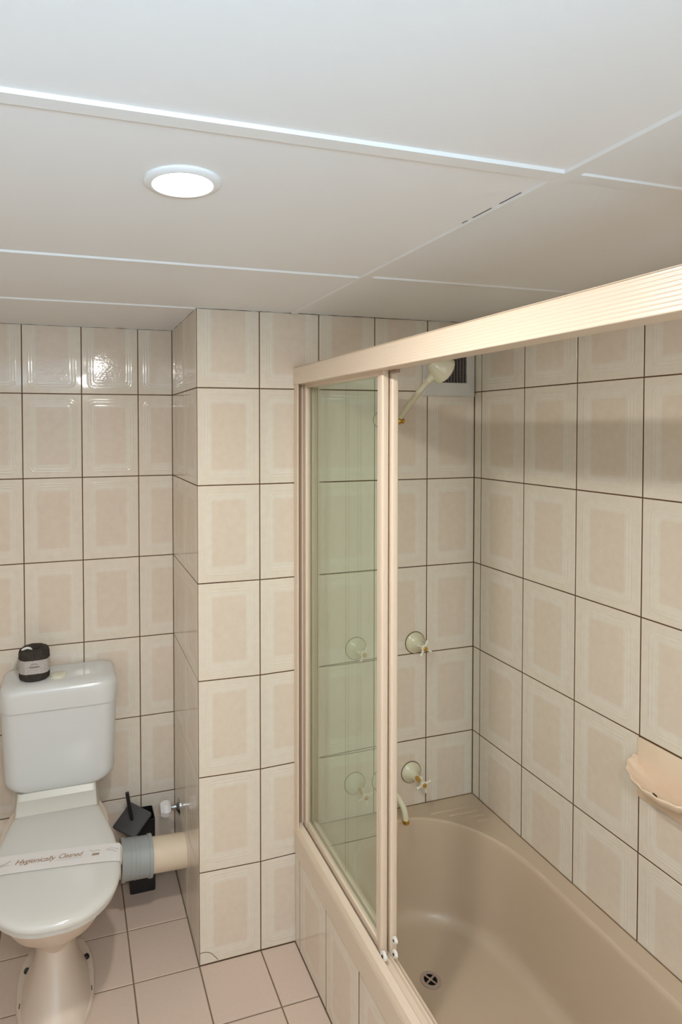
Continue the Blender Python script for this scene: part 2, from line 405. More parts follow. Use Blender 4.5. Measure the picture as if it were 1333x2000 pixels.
# ------------------------------------------------------------------ downlight
LX, LY = -.212, -.942
dl = thing('downlight', (LX, LY, ZC), 'round white recessed LED downlight, lit, in the ceiling above the toilet side', 'ceiling light')
bm = B(); n = 48; prof = [(.058, 0), (.058, -.003), (.055, -.0055), (.046, -.0065), (.0425, -.004), (.0425, 0)]
rings = [[Vector((LX+r*math.cos(2*PI*i/n), LY+r*math.sin(2*PI*i/n), ZC+z)) for i in range(n)] for r, z in prof]
loft(bm, rings, False, False); obj('trim_ring', bm, 'white_ring', dl, True)
bm = B(); lathe(bm, (LX, LY, ZC-.0005), (0, 0, -1), [(0, .0424), (.003, .0424), (.0045, .040)], 40); obj('diffuser', bm, 'diffuser', dl, True, label='glowing white diffuser disc')

# ------------------------------------------------------------------ bathtub
RZ = .374
tub = thing('bathtub', (.66, -.85, 0), 'beige built-in bathtub with moulded rim below the sliding shower screen', 'bathtub')
YB = -1.72
bm = B()
X0, X1 = .318, XR-.0005
rr = (.16, .20, .16, .16)
r_in = (.135, .135, .14, .14)
X0 = .3195; X1 = XR-.0022; YW = -.0018
def erect(x0, x1, y0, y1, rx, ry, rf, z, nc=10, ns=10):
    out = []; arcs = []
    for cx_, cy_, a, qx, qy in ((x1-rx, y1-ry, 0, rx, ry), (x0+rx, y1-ry, 90, rx, ry), (x0+rf, y0+rf, 180, rf, rf), (x1-rf, y0+rf, 270, rf, rf)):
        arcs.append([(cx_ + qx*math.cos(math.radians(a+90*i/nc)), cy_ + qy*math.sin(math.radians(a+90*i/nc))) for i in range(nc+1)])
    for k in range(4):
        out += arcs[k]; a, b = arcs[k][-1], arcs[(k+1) % 4][0]
        out += [(a[0]+(b[0]-a[0])*j/ns, a[1]+(b[1]-a[1])*j/ns) for j in range(1, ns)]
    return [Vector((x, y, z)) for x, y in out]
rings = [rrect(X0, X1, YB, YW, .0015, RZ-.071), rrect(X0, X1, YB, YW, .0015, RZ-.001), rrect(X0+.001, X1-.001, YB+.002, YW, .002, RZ)]
xa, xb = .3835, .944
rings += [erect(xa, xb, YB+.07, -.052, .275, .33, .14, RZ), erect(xa+.003, xb-.003, YB+.075, -.055, .272, .328, .14, RZ+.0008), erect(xa+.008, xb-.008, YB+.08, -.061, .268, .325, .14, RZ-.004)]
z0, z1 = RZ-.004, .085
for t in (.04, .15, .35, .55, .75, .9, 1.0):
    i = .010 + .020*t; z = z0 + (z1-z0)*t
    rings.append(erect(xa+i, xb-i, YB+.08+.12*t, -.063-.018*t, .266-.018*t, .320-.02*t, .13, z))
for a, dz in ((.2, .018), (.5, .007), (.8, .002), (1.1, 0.0)):
    i = .030 + .034*a
    rings.append(erect(xa+i, xb-i, YB+.205+.03*a, -.081-.038*a, .248-.034*a, .300-.034*a, .12, .052+dz))
rings.append(erect(.50, .83, YB+.32, -.20, .14, .2, .08, .050)); rings.append(erect(.58, .74, -1.2, -.24, .07, .08, .05, .0495))
loft(bm, rings, False, True)
# underside closing faces are hidden behind the front tiles
obj('basin', bm, 'bath', tub, True)
obj('rim_lip', box(B(), .3162, .3192, YB, YW, RZ-.0715, RZ-.0005, .0012, 2), 'lip', tub, label='lighter cream rim lip')
# non-slip ribs on the back-right deck
for (xa_, xb_, y) in ((.785, .935, -.062), (.842, .948, -.088), (.884, .956, -.114), (.912, .962, -.140)):
    obj('deck_rib', box(B(), xa_, xb_, y-.006, y+.006, RZ-.0012, RZ+.0022, .0020, 3), 'bath', tub, True)
bm = B(); tube(bm, [(XR-.0020, -.003, RZ+.0004), (XR-.0020, YB, RZ+.0004)], .0016, 6); tube(bm, [(.325, -.0018, RZ+.0004), (XR-.003, -.0018, RZ+.0004)], .0015, 6)
obj('sealant_line', bm, 'dirt', tub, label='brown dirt line where the rim meets the tiles')
dr = B(); DX, DY, DZ = .633, -.303, .0500
lathe(dr, (DX, DY, DZ-.002), (0, 0, 1), [(0, .030), (.0045, .030), (.0060, .027), (.0060, .021), (.0035, .0195), (.0030, .0194)], 36)
dring = obj('drain', dr, 'drain', tub, True, label='tarnished round drain')
bm = B(); lathe(bm, (DX, DY, DZ+.0012), (0, 0, 1), [(0, .0188), (.0008, .0188)], 28); obj('drain_hole', bm, 'vent_dark', dring)
bm = B()
for a in (25, 115):
    c, s = math.cos(math.radians(a)), math.sin(math.radians(a))
    q = [bm.verts.new((DX + c*u - s*v, DY + s*u + c*v, DZ + h)) for h in (.0021, .0036) for u, v in ((-.0192, -.0024), (.0192, -.0024), (.0192, .0024), (-.0192, .0024))]
    for f in ((0,1,2,3),(4,7,6,5),(0,4,5,1),(1,5,6,2),(2,6,7,3),(3,7,4,0)): bm.faces.new([q[i] for i in f])
lathe(bm, (DX, DY, DZ+.0020), (0, 0, 1), [(0, .0050), (.0018, .0050)], 14); obj('strainer', bm, 'drain', dring)
# tiled front of the bath
bf = obj('wall_bath_front', box(B(), .32+GR, .345, YB, .0, -.002, RZ-.072), 'grout'); bf['kind'] = 'structure'
tiles(bf, (.32+TT, 0, 0), (0, -1, 0), (-1, 0, 0), [0, .040] + [.040+TWR*k for k in range(1, 9)], [0, RZ-.0712],
      lambda a, b, c, d: (b-TWR/2 if a < .01 else a+TWR/2, TH/2), gap=.0046)

# ------------------------------------------------------------------ shower screen
ss = thing('shower_screen', (.34, -.8, RZ), 'beige-framed sliding shower screen with green glass standing on the bath rim', 'shower screen')
# head rail with fine grooves along its face
bm = B(); zb, zt = 1.8225, 1.8775; x = .315; prof = [(x+.052, zb), (x+.001, zb), (x, zb+.001)]
ng = 8; zs0, zs1 = zb+.003, zt-.0045
for k in range(ng*8+1):
    prof.append((x + .00045*(1-math.cos(2*PI*k/8))*.5, zs0+(zs1-zs0)*k/(ng*8)))
prof += [(x, zt-.0035), (x+.0022, zt-.003), (x+.0022, zt-.0018), (x, zt-.0014), (x+.001, zt), (x+.052, zt)]
prof += [(x+.052, zt-.002), (x+.052, zb+.012), (x+.052, zb)][:2]
prism_y(bm, prof, -1.76, -.001); obj('head_rail', bm, 'frame', ss)
# wall channel: two flanges and a web, open toward the doors
bm = B(); box(bm, .3175, .3225, -.030, -.0005, RZ+.012, 1.8225, .0006, 1); box(bm, .3225, .392, -.008, -.0005, RZ+.02, 1.8225)
box(bm, .389, .393, -.030, -.008, RZ+.02, 1.8225)
obj('wall_channel', bm, 'frame', ss)
bm = B(); box(bm, .3226, .3400, -.0095, -.0081, RZ+.024, 1.822); obj('channel_shade', bm, 'frame_dark', ss, label='dark strip painted as shade in the channel')  # thin dark strip, shade inside the channel put into colour
# bottom track
bm = B()
prof = [(.317, RZ+.0002), (.317, RZ+.004), (.322, RZ+.020), (.340, RZ+.022), (.342, RZ+.020), (.342, RZ+.008), (.352, RZ+.006), (.364, RZ+.006), (.366, RZ+.014), (.370, RZ+.014), (.381, RZ+.004), (.386, RZ+.002), (.386, RZ+.0002)]
prism_y(bm, prof, -1.74, -.0005); obj('bottom_track', bm, 'frame', ss)
def door(y0, y1, xc, wheels):
    z0, z1 = RZ+.016, 1.8400; bm = B(); w = .022
    box(bm, xc-.009, xc+.009, y1-w, y1, z0, z1, .003, 2)           # stile at the wall
    for (a, b) in ((y0, y0+.034),):
        box(bm, xc-.010, xc+.008, a, a+.020, z0, z1, .004, 3); box(bm, xc-.006, xc+.006, a+.018, b, z0, z1, .002, 1)
    box(bm, xc-.007, xc+.007, y0+.02, y1-w, z0, z0+.022, .002, 1)
    box(bm, xc-.007, xc+.007, y0+.02, y1-w, 1.812, z1, .002, 1)
    d = obj('sliding_door', bm, 'frame', ss, True)
    bm = B(); box(bm, xc-.0025, xc+.0025, y0+.028, y1-w+.004, z0+.016, 1.818); obj('glass_pane', bm, 'glass', d, label='green tinted glass')
    for (px, py, pz, r) in wheels:
        bm = B(); lathe(bm, (px-.004, py, pz), (1, 0, 0), [(0, r*.55), (0, r), (.007, r), (.007, r*.5)], 20); wv = obj('roller', bm, 'nylon', d, True)
        bm = B(); lathe(bm, (px-.0052, py, pz), (1, 0, 0), [(0, r*.34), (.002, r*.34)], 12); obj('roller_screw', bm, 'crack', wv)
    return d
door(-.533, -.010, .354, [(.345, -.545, RZ+.026, .011)])
door(-.541, -.012, .376, [(.369, -.556, RZ+.034, .009), (.369, -.556, RZ+.068, .008)])
bm = B(); box(bm, .360, .374, -.566, -.538, 1.8150, 1.8280, .003, 2); obj('bump_stop', bm, 'frame_dark', ss, label='brown bump stop at the top of the doors')

# ------------------------------------------------------------------ taps, spout, shower
def cone_flange(o, d, r=.0365, h=.036, p=None, nm='flange'):
    bm = B(); lathe(bm, Vector(o)-Vector(d)*.0003, d, [(0, r+.0022), (.0008, r+.0022)], 32); obj('outline_ring', bm, 'grout', p, label='dark outline ring around the flange')  # thin dark disc showing as an outline round the flange
    bm = B(); lathe(bm, Vector(o)+Vector(d)*.0006, d, [(0, r), (.002, r), (.004, r*.97), (.009, r*.82), (.017, r*.55), (.026, r*.40), (h, r*.33)], 32); return obj(nm, bm, 'cream_tap', p, True)
def wall_tap(x, z, ang, label, goldstem=False, ext=.058, down=0):
    t = thing('wall_tap', (x, 0, z), label, 'tap', 'cross-handled taps on the shower wall')
    cone_flange((x, -.0003, z), (0, -1, 0), p=t)
    zz = z-down
    bm = B(); tube(bm, [(x, -.030, z), (x, -ext, zz)], .0075, 16); obj('stem', bm, 'gold' if goldstem else 'cream_tap', t, True, label='gold stem' if goldstem else None)
    bm = B(); lathe(bm, (x, -ext+.004, zz), (0, -1, 0), [(0, .010), (.004, .0115), (.010, .0115), (.013, .008)], 20)
    for k in range(4):
        a = math.radians(ang+90*k); dx, dz = math.cos(a), math.sin(a)
        tube(bm, [(x+dx*.006, -ext-.003, zz+dz*.006), (x+dx*.018, -ext-.004, zz+dz*.018), (x+dx*.028, -ext-.004, zz+dz*.028)], [.0042, .0036, .0048], 10)
    obj('cross_handle', bm, 'white_tap', t, True)
    bm = B(); lathe(bm, (x, -ext-.009, zz), (0, -1, 0), [(0, .0072), (.003, .0072), (.0045, .005)], 18); obj('button', bm, 'gold', t, True, label='gold centre button')
wall_tap(.5375, .9465, 62, 'upper cream cross-handle tap seen through the green glass', ext=.055)
wall_tap(.7625, .9425, 62, 'upper cream cross-handle tap in the open, right of the door stiles', ext=.055)
wall_tap(.5340, .4890, 20, 'lower cream cross-handle tap with gold stem, seen through the green glass', True, .075)
wall_tap(.7490, .4910, 20, 'lower cream cross-handle tap with gold stem in the open, above the bath deck', True, .075)
sp = thing('bath_spout', (.636, 0, .4825), 'cream curved bath spout with gold tip between the two lower taps', 'tap')
cone_flange((.636, -.0003, .4825), (0, -1, 0), p=sp)
bm = B(); tube(bm, smooth_path([(.636, -.028, .4825), (.637, -.060, .486), (.640, -.100, .480), (.645, -.128, .460), (.647, -.136, .435), (.647, -.137, .424)]), .0095, 18); obj('pipe', bm, 'cream_tap', sp, True)
bm = B(); lathe(bm, (.647, -.137, .427), (0, 0, -1), [(0, .0115), (.010, .0115), (.013, .009)], 20); obj('nozzle', bm, 'gold', sp, True, label='gold nozzle')

sh = thing('shower', (.628, 0, 1.7105), 'cream wall-mounted shower head on a jointed arm in front of the vent', 'shower')
cone_flange((.628, -.0003, 1.7105), (0, -1, 0), .026, .024, sh)
bm = B(); tube(bm, [(.628, -.02, 1.7105), (.642, -.055, 1.706), (.652, -.075, 1.705)], .009, 14); obj('elbow', bm, 'cream_tap', sh, True)
bm = B(); lathe(bm, (.640, -.080, 1.706), (.9, -.5, .0), [(0, .008), (.004, .012), (.014, .012), (.018, .007), (.022, .010), (.028, .006)], 18); obj('swivel_nut', bm, 'gold', sh, True, label='gold swivel nut')
bm = B(); tube(bm, smooth_path([(.648, -.078, 1.703), (.662, -.112, 1.748), (.684, -.160, 1.806), (.694, -.183, 1.829)], 4), [.0085]*4+[.0095]*4+[.0085]*4+[.011], 14); obj('arm', bm, 'cream_tap', sh, True)
hd = Vector((.70, -.195, 1.842)); hdir = Vector((.62, -.62, .10)).normalized()
# rose: neck, domed back, scalloped rim, spray face turned down to the bather
bm = B(); ax = Vector((.74, -.02, -.42)).normalized()
ctr = Vector((.7330, -.205, 1.8600))
lathe(bm, ctr - ax*.018, ax, [(-.034, .012), (-.026, .020), (-.012, .030), (.002, .0375), (.014, .0415), (.024, .042), (.027, .038)], 40, fn=lambda a, t: 1+.015*math.cos(a*2*PI*12))
rose = obj('shower_head', bm, 'cream_tap', sh, True)
bm = B(); lathe(bm, ctr + ax*.0112, ax, [(0, .033), (.0015, .033)], 32)
obj('spray_face', bm, 'white_tap', rose, True)
bm = B(); tube(bm, [(.692, -.180, 1.826), (.700, -.188, 1.838), (.709, -.196, 1.850), (.716, -.203, 1.862)], [.010, .013, .016, .012], 16); obj('neck', bm, 'cream_tap', sh, True)

# ------------------------------------------------------------------ vent
vt = thing('extractor_vent', (.89, 0, 1.89), 'square off-white extractor vent with dark mesh, high in the shower corner', 'vent')
bm = B(); vx0, vx1, vz0, vz1 = .787, .9935, 1.793, 1.999; gx0, gx1, gz0, gz1 = .835, .9545, 1.839, 1.956
n4 = lambda x0, x1, z0, z1, y: [Vector((x0, y, z0)), Vector((x1, y, z0)), Vector((x1, y, z1)), Vector((x0, y, z1))]
loft(bm, [n4(vx0, vx1, vz0, vz1, -.0005), n4(vx0, vx1, vz0, vz1, -.006), n4(vx0+.004, vx1-.004, vz0+.004, vz1-.004, -.010), n4(gx0-.006, gx1+.006, gz0-.006, gz1+.006, -.016), n4(gx0, gx1, gz0, gz1, -.016), n4(gx0, gx1, gz0, gz1, -.002)], False, False)
obj('frame', bm, 'vent', vt)
obj('duct', box(B(), gx0, gx1, -.004, -.002, gz0, gz1), 'vent_dark', vt, label='dark opening')
bm = B()
N = 10
for k in range(N+1):
    u = gx0 + (gx1-gx0)*k/N; box(bm, u-.0018, u+.0018, -.0120, -.0085, gz0, gz1)
NZ = 20
for k in range(NZ+1):
    z = gz0 + (gz1-gz0)*k/NZ; box(bm, gx0, gx1, -.0100, -.0070, z-.0011, z+.0011)
o = obj('mesh_grille', bm, 'vent_grid', vt, label='grey mesh'); o['kind'] = 'stuff'

# ------------------------------------------------------------------ soap dish
sd = thing('soap_dish', (XR, -.77, .80), 'peach ceramic scalloped soap dish on the right tiled wall', 'soap dish')
ya, yb2 = -(S0+3*TWR)-.0015, -(S0+4*TWR)+.0015
bm = B(); box(bm, XR-.0075, XR+.0015, yb2, ya, .752, .9030, .003, 2)
obj('back_plate', bm, 'soap', sd, True)
yc = (ya+yb2)/2; n = 72
def dish_ring(scale, z, off, scal, tilt=0):
    r = []
    for i in range(n):
        a = 2*PI*i/n; s = 1 + scal*math.cos(a*18)
        dy = math.cos(a); dx = math.sin(a)
        ox = max(0, dx)*.082*scale*s + (dx < 0)*dx*.004
        r.append(Vector((XR-.0065-ox, yc + dy*.115*scale*s, z - ox*tilt)))
    return r
rings = [dish_ring(.28, .790, 0, 0, .0), dish_ring(.58, .803, 0, .002, .08), dish_ring(.80, .822, 0, .008, .18), dish_ring(.93, .8375, 0, .016, .24), dish_ring(1.0, .8500, 0, .020, .28), dish_ring(1.002, .8530, 0, .020, .28), dish_ring(.985, .8545, 0, .020, .28), dish_ring(.96, .8530, 0, .019, .28),
         dish_ring(.90, .8440, 0, .013, .24), dish_ring(.76, .829, 0, .005, .17), dish_ring(.56, .815, 0, .001, .08), dish_ring(.30, .808, 0, 0, .03), dish_ring(.1, .807, 0, 0, 0)]
bm = B(); loft(bm, rings); obj('dish', bm, 'soap', sd, True)
bm = B(); tube(bm, [(XR-.060, yc+.014, .8185), (XR-.064, yc+.002, .8190)], .0018, 8)
obj('drain_slot', bm, 'crack', sd, label='small dark mark near the rim')

# ------------------------------------------------------------------ toilet
XT = -.420
to = thing('toilet', (XT, .1, 0), 'white close-coupled toilet with closed lid and ivory pan in the recess', 'toilet')
XC = -.4135
def srect(xc, yc, hx, hy, z, e=4, n=64, back=None):
    out = []
    for i in range(n):
        a = 2*PI*i/n; c, s = math.cos(a), math.sin(a)
        out.append(Vector((xc + hx*math.copysign(abs(c)**(2/e), c), yc + hy*math.copysign(abs(s)**(2/e), s), z)))
    return out
def rr_ring(xc, hx, y0, y1, rf, rb, z): return rrect(xc-hx, xc+hx, y0, y1, (rb, rb, rf, rf), z, 8, 8)
# cistern: front face rounded in elevation too (large lower corners)
yb_, yf_ = D-.012, .270
bm = B(); rings = []
zb_, zt_ = .466, .752
cr = .055
for i in range(9):
    a = i/8*PI/2; ins = cr*(1-math.sin(a)); z = zb_ + .046*(1-math.cos(a))
    t = (z-zb_)/(zt_-zb_); hx = .178 + .009*t
    rings.append(rr_ring(XC, hx-ins, yf_+.020*(1-t)+ins*.30, yb_, .045, .012, z))
for t in (.3, .55, .8, 1.0):
    z = zb_ + (zt_-zb_)*t; rings.append(rr_ring(XC, .178+.009*t, yf_+.020*(1-t), yb_, .045, .012, z))
loft(bm, rings); obj('cistern', bm, 'cistern', to, True)
bm = B(); rings = []
zl0, zl1 = .7535, .838
for (z, g) in ((zl0, -.002), (zl0+.001, .0), (zl0+.030, .0015), (zl0+.055, .001), (zl0+.068, -.002), (zl0+.076, -.008), (zl0+.0815, -.018), (zl1, -.034), (zl1+.001, -.060)):
    rings.append(rr_ring(XC, .190+g, yf_-.006-g, yb_+.004+min(0, g)*.3, max(.012, .050+g*.4), .02, z))
loft(bm, rings); cl = obj('cistern_lid', bm, 'cistern', to, True)
bx, by, bz = -.4185, .335, zl1+.0005
bm = B(); lathe(bm, (bx, by, bz), (0, 0, 1), [(0, .0285), (.003, .0285), (.004, .0275), (.004, .0262), (.007, .0255), (.008, .0235)], 32); obj('flush_button', bm, 'button', cl, True, label='cream flush button')
# hinge deck between cistern and seat
XP = -.4245
bm = B(); rings = []
for (z, hx, y0, y1) in ((.385, .140, .200, .42), (.410, .136, .205, .42), (.436, .128, .216, .42), (.446, .127, .235, .42), (.452, .127, .285, .42), (.468, .127, .300, .42)):
    rings.append(rr_ring(XP, hx, y0, y1, .012, .01, z))
loft(bm, rings); obj('hinge_deck', bm, 'hinge', to, True)
# D-shaped outline of lid and seat
HALF = [(0, .226), (.06, .226), (.118, .226), (.131, .222), (.138, .205), (.150, .155), (.163, .095), (.173, .035), (.179, -.025), (.180, -.070), (.174, -.118), (.158, -.168), (.130, -.208), (.090, -.240), (.046, -.256), (0, -.260)]
def outline_pts():
    hp = smooth_path([Vector((a, b, 0)) for a, b in HALF], 4)
    full = [(p.x, p.y) for p in hp] + [(-p.x, p.y) for p in reversed(hp[1:-1])]
    return full
OUT = outline_pts()
def lid_outline(grow, z):
    n = len(OUT); out = []
    for i in range(n):
        a, b, c = OUT[i-1], OUT[i], OUT[(i+1) % n]
        t = Vector((c[0]-a[0], c[1]-a[1])).normalized(); nx, ny = t.y, -t.x
        if nx*b[0] + ny*(b[1]+.03) < 0: nx, ny = -nx, -ny
        if grow < -.0095:
            k = 1 + grow/.19; out.append(Vector((XP+b[0]*k, -.03+(b[1]+.03)*k, z)))
        else: out.append(Vector((XP+b[0]+nx*grow, b[1]+ny*grow, z)))
    return out
bm = B(); loft(bm, [lid_outline(-.012, .402), lid_outline(-.008, .405), lid_outline(-.007, .416), lid_outline(-.010, .419)]); obj('seat', bm, 'lid', to, True)
bm = B(); loft(bm, [lid_outline(-.006, .4195), lid_outline(-.001, .421), lid_outline(.001, .428), lid_outline(-.001, .435), lid_outline(-.006, .4395), lid_outline(-.016, .4425), lid_outline(-.045, .4440), lid_outline(-.090, .445), lid_outline(-.15, .4453)])
obj('lid', bm, 'lid', to, True)
# pan
def pan_ring(z, hx, yf, yb, e=2.3, n=72):
    out = []
    for i in range(n):
        a = 2*PI*i/n; c, s = math.cos(a), math.sin(a); ym = (yf+yb)/2 + (.02 if z > .25 else 0); 
        h = (yb-ym) if s > 0 else (ym-yf)
        ee = e if s < 0 else e+.8
        out.append(Vector((XP-.003 + hx*math.copysign(abs(c)**(2/ee), c), ym + h*math.copysign(abs(s)**(2/ee), s), z)))
    return out
bm = B()
loft(bm, [pan_ring(z, hx, yf, yb, e) for z, hx, yf, yb, e in ((0, .101, -.140, .17, 2.4), (.010, .100, -.139, .17, 2.4), (.025, .094, -.130, .16, 2.3), (.055, .078, -.108, .15, 2.2), (.09, .064, -.078, .15, 2.1), (.13, .054, -.045, .17, 2.1),
    (.17, .053, -.022, .22, 2.1), (.20, .072, -.040, .26, 2.2), (.235, .104, -.078, .30, 2.3), (.27, .130, -.120, .32, 2.4), (.305, .147, -.160, .34, 2.5), (.34, .157, -.192, .36, 2.5), (.37, .162, -.218, .37, 2.5), (.39, .165, -.233, .375, 2.5), (.402, .165, -.237, .375, 2.5), (.4025, .150, -.222, .37, 2.4))])
obj('pan', bm, 'pan', to, True)
# foot flange with screw caps
bm = B(); fl = []
def foot(hxs, z):
    h = [(.0, -.142), (.045, -.128), (.075, -.098), (.098, -.060), (.110, 0), (.1125, .07), (.110, .11), (.1015, .152), (.084, .190), (.05, .215)]
    return [Vector((XP-.004+x*hxs, y, z)) for x, y in h + [(-x, y) for x, y in reversed(h[1:])]]
loft(bm, [foot(1, 0.0), foot(1, .010), foot(.985, .016), foot(.97, .018)]); obj('foot_flange', bm, 'pan', to, True)
for s in (1, -1):
    bm = B(); lathe(bm, (XP-.002+s*.0875, .117, .016), (s*.25, 0, 1), [(0, .0092), (.006, .0092), (.010, .0065)], 18); obj('screw_cap', bm, 'black', to, True, label='black screw cap')
    bm = B(); tube(bm, [(XP-.003+s*.1010, .010, .0184), (XP-.003+s*.1015, -.006, .0184)], .0012, 8); obj('screw_slot', bm, 'crack', to)
# side outlet spigot of the pan
bm = B(); lathe(bm, (-.40, .245, .217), (1, 0, 0), [(0, .050), (.10, .052), (.165, .055), (.1765, .055)], 36); obj('outlet_spigot', bm, 'pan', to, True)

# waste pipe
wp = thing('waste_pipe', (-.11, .245, .207), 'cream PVC waste pipe with grey rubber connector from the toilet into the pillar', 'pipe')
PA, PB = Vector((-.222, .245, .217)), Vector((0.0, .250, .205)); pd = (PB-PA).normalized(); PL = (PB-PA).length
bm = B(); lathe(bm, PB - pd*.12, pd, [(0, .0545), (.1235, .0545)], 44); obj('pipe', bm, 'pvc', wp, True)
bm = B(); lathe(bm, PA, pd, [(0, .0560), (.0004, .0605), (.0005, .0655), (.014, .0660), (.0145, .0622), (.030, .0620), (.0302, .0632), (.033, .0632), (.0335, .0622), (.0455, .0622), (.046, .0634), (.049, .0634), (.0495, .0622), (.058, .0622), (.0585, .0633), (.0605, .0633), (.061, .0622), (.0855, .0622), (.092, .0628), (.0925, .0655), (.105, .0658), (.1052, .056)], 44)
cn = obj('rubber_connector', bm, 'grey_rubber', wp, True, label='grey ribbed rubber connector')

# stop valve
sv = thing('stop_valve', (0, .359, .296), 'chrome stop valve with faceted clear knob on the side of the pillar', 'valve')
bm = B(); lathe(bm, (-.0003, .359, .296), (-1, 0, 0), [(0, .0300), (.002, .0300), (.006, .022), (.010, .0125), (.012, .011)], 32); obj('wall_plate', bm, 'chrome', sv, True)
bm = B(); lathe(bm, (-.010, .359, .296), (-1, 0, 0), [(0, .0095), (.014, .0095), (.0142, .0075), (.022, .0075)], 24); obj('stem', bm, 'chrome', sv, True)
bm = B()
lathe(bm, (-.030, .359, .296), (-1, 0, 0), [(0, .015), (.004, .0250), (.013, .0300), (.026, .0300), (.039, .0230), (.042, .013)], 8); obj('knob', bm, 'crystal', sv, label='faceted clear plastic knob')

# toilet brush
bh = thing('brush_holder', (-.133, .40, 0), 'square black toilet brush holder on the floor behind the grey pipe', 'brush holder')
bm = B(); hx0, hx1, hy0, hy1 = -.179, -.087, .362, .449
loft(bm, [rrect(hx0, hx1, hy0, hy1, .008, 0, 4, 2), rrect(hx0, hx1, hy0, hy1, .008, .262, 4, 2), rrect(hx0+.003, hx1-.003, hy0+.003, hy1-.003, .006, .263, 4, 2), rrect(hx0+.004, hx1-.004, hy0+.004, hy1-.004, .006, .20, 4, 2)])
obj('box', bm, 'black', bh, True)
tb = thing('toilet_brush', (-.145, .40, .20), 'black toilet brush with charcoal square cap, leaning in its holder', 'toilet brush')
c0 = Vector((-.168, .376, .262)); axb = Vector((-.06, .06, 1.0)).normalized()
cap_n = Vector((-.30, -.38, 1.0)).normalized(); cx_ = Vector((1, 0, .3)); cx_ = (cx_ - cap_n*cx_.dot(cap_n)).normalized(); cy_ = cap_n.cross(cx_)
bm = B(); rings = []
for h, s in ((-.006, .050), (.004, .052), (.008, .048)):
    rr_ = rrect(-s, s, -s, s, .006, 0, 4, 2); aa = math.radians(38)
    rings.append([c0 + cap_n*h + cx_*(p.x*math.cos(aa)-p.y*math.sin(aa)) + cy_*(p.x*math.sin(aa)+p.y*math.cos(aa)) for p in rr_])
loft(bm, rings); obj('cap', bm, 'charcoal', tb, True, label='charcoal square cap')
hb = c0 + cap_n*.006; 
bm = B(); tube(bm, [hb, hb + Vector((-.008, .004, .045)), hb + Vector((-.016, .008, .098))], [.0068, .0070, .0068], 14); obj('handle', bm, 'black', tb, True)
bm = B(); tube(bm, [c0 - Vector((0, 0, .01)), (-.135, .405, .16), (-.134, .405, .10)], [.007, .007, .022], 12); obj('brush_head', bm, 'black', tb, True)

# paper roll
px_, py_, pz_ = -.4950, .350, zl1+.0012
pr = thing('toilet_paper_roll', (px_, py_, pz_), 'toilet roll wrapped in black paper with pale label band, on the cistern', 'toilet paper')
R0, HH = .0505, .100
def crum(a, t):
    k = max(0, (t-.07)/.03)
    return 1 + .012*math.sin(a*2*PI*5+1) + .008*math.sin(a*2*PI*13+t*90) + .03*k*math.sin(a*2*PI*9)
bm = B(); prof = [(0, R0*.90), (.004, R0*.985), (.03, R0), (.06, R0), (.085, R0*.985), (.096, R0*.93), (.102, R0*.80), (.103, R0*.55), (.099, R0*.36), (.085, R0*.26), (.072, R0*.2)]
lathe(bm, (px_, py_, pz_), (0, 0, 1), prof, 64, fn=crum); obj('wrapped_roll', bm, 'wrap', pr, True)
bm = B(); rings = []; n = 64
for t, r in ((.026, R0*1.012), (.0262, R0*1.022), (.071, R0*1.022), (.0712, R0*1.012)):
    rings.append([Vector((px_+r*crum(.5-i/n, .03)*math.cos(2*PI*i/n), py_+r*crum(.5-i/n, .03)*math.sin(2*PI*i/n), pz_+t+.0018*math.sin(2*PI*i/n*3))) for i in range(n)])
loft(bm, rings, False, False); lb = obj('label_band', bm, 'label', pr, True, label='pale grey printed band')
# printed emblem on the band: an arch over a bold word-like line and a curve of fine print (illegible in the photo)
bm = B()
def onband(s, t, rr=R0*1.062):
    a = math.radians(-88) + s/R0
    return Vector((px_+rr*math.cos(a), py_+rr*math.sin(a), pz_+t))
def mark(s0, t0, s1, t1, w=.0012):
    d = Vector((s1-s0, t1-t0)); L = max(d.length, 1e-6); nx, ny = -d.y/L*w/2, d.x/L*w/2
    vs = [bm.verts.new(onband(a, b)) for a, b in ((s0+nx, t0+ny), (s1+nx, t1+ny), (s1-nx, t1-ny), (s0-nx, t0-ny))]
    bm.faces.new(vs)
for k in range(8):
    a0, a1 = PI*(.15+.7*k/8), PI*(.15+.7*(k+1)/8)
    mark(.012*math.cos(a0), .056+.007*math.sin(a0), .012*math.cos(a1), .056+.007*math.sin(a1), .0012)
for k in range(9):
    s = -.014+.0034*k; mark(s, .0495, s+.0010, .0545, .0011); mark(s, .0495+.004*(k % 2), s+.0024, .0505+.003*((k+1) % 2), .0011)
for k in range(7): mark(-.011+.0034*k, .044-.0012*math.sin(PI*k/6), -.0088+.0034*k, .044-.0012*math.sin(PI*(k+.6)/6), .0008)
for k in range(16): mark(-.026+.0033*k, .0735, -.0245+.0033*k, .0735, .0008)
obj('printed_emblem', bm, 'ink', lb)
bm = B(); tube(bm, smooth_path([(px_-.006, py_-.012, pz_+.092), (px_-.010, py_-.018, pz_+.103), (px_-.022, py_-.020, pz_+.108), (px_-.040, py_-.022, pz_+.103)], 4), [.003]*4+[.004]*4+[.004]*4+[.001], 8)
obj('paper_tail', bm, 'strip_paper', pr, True, label='white paper end tucked in the top')

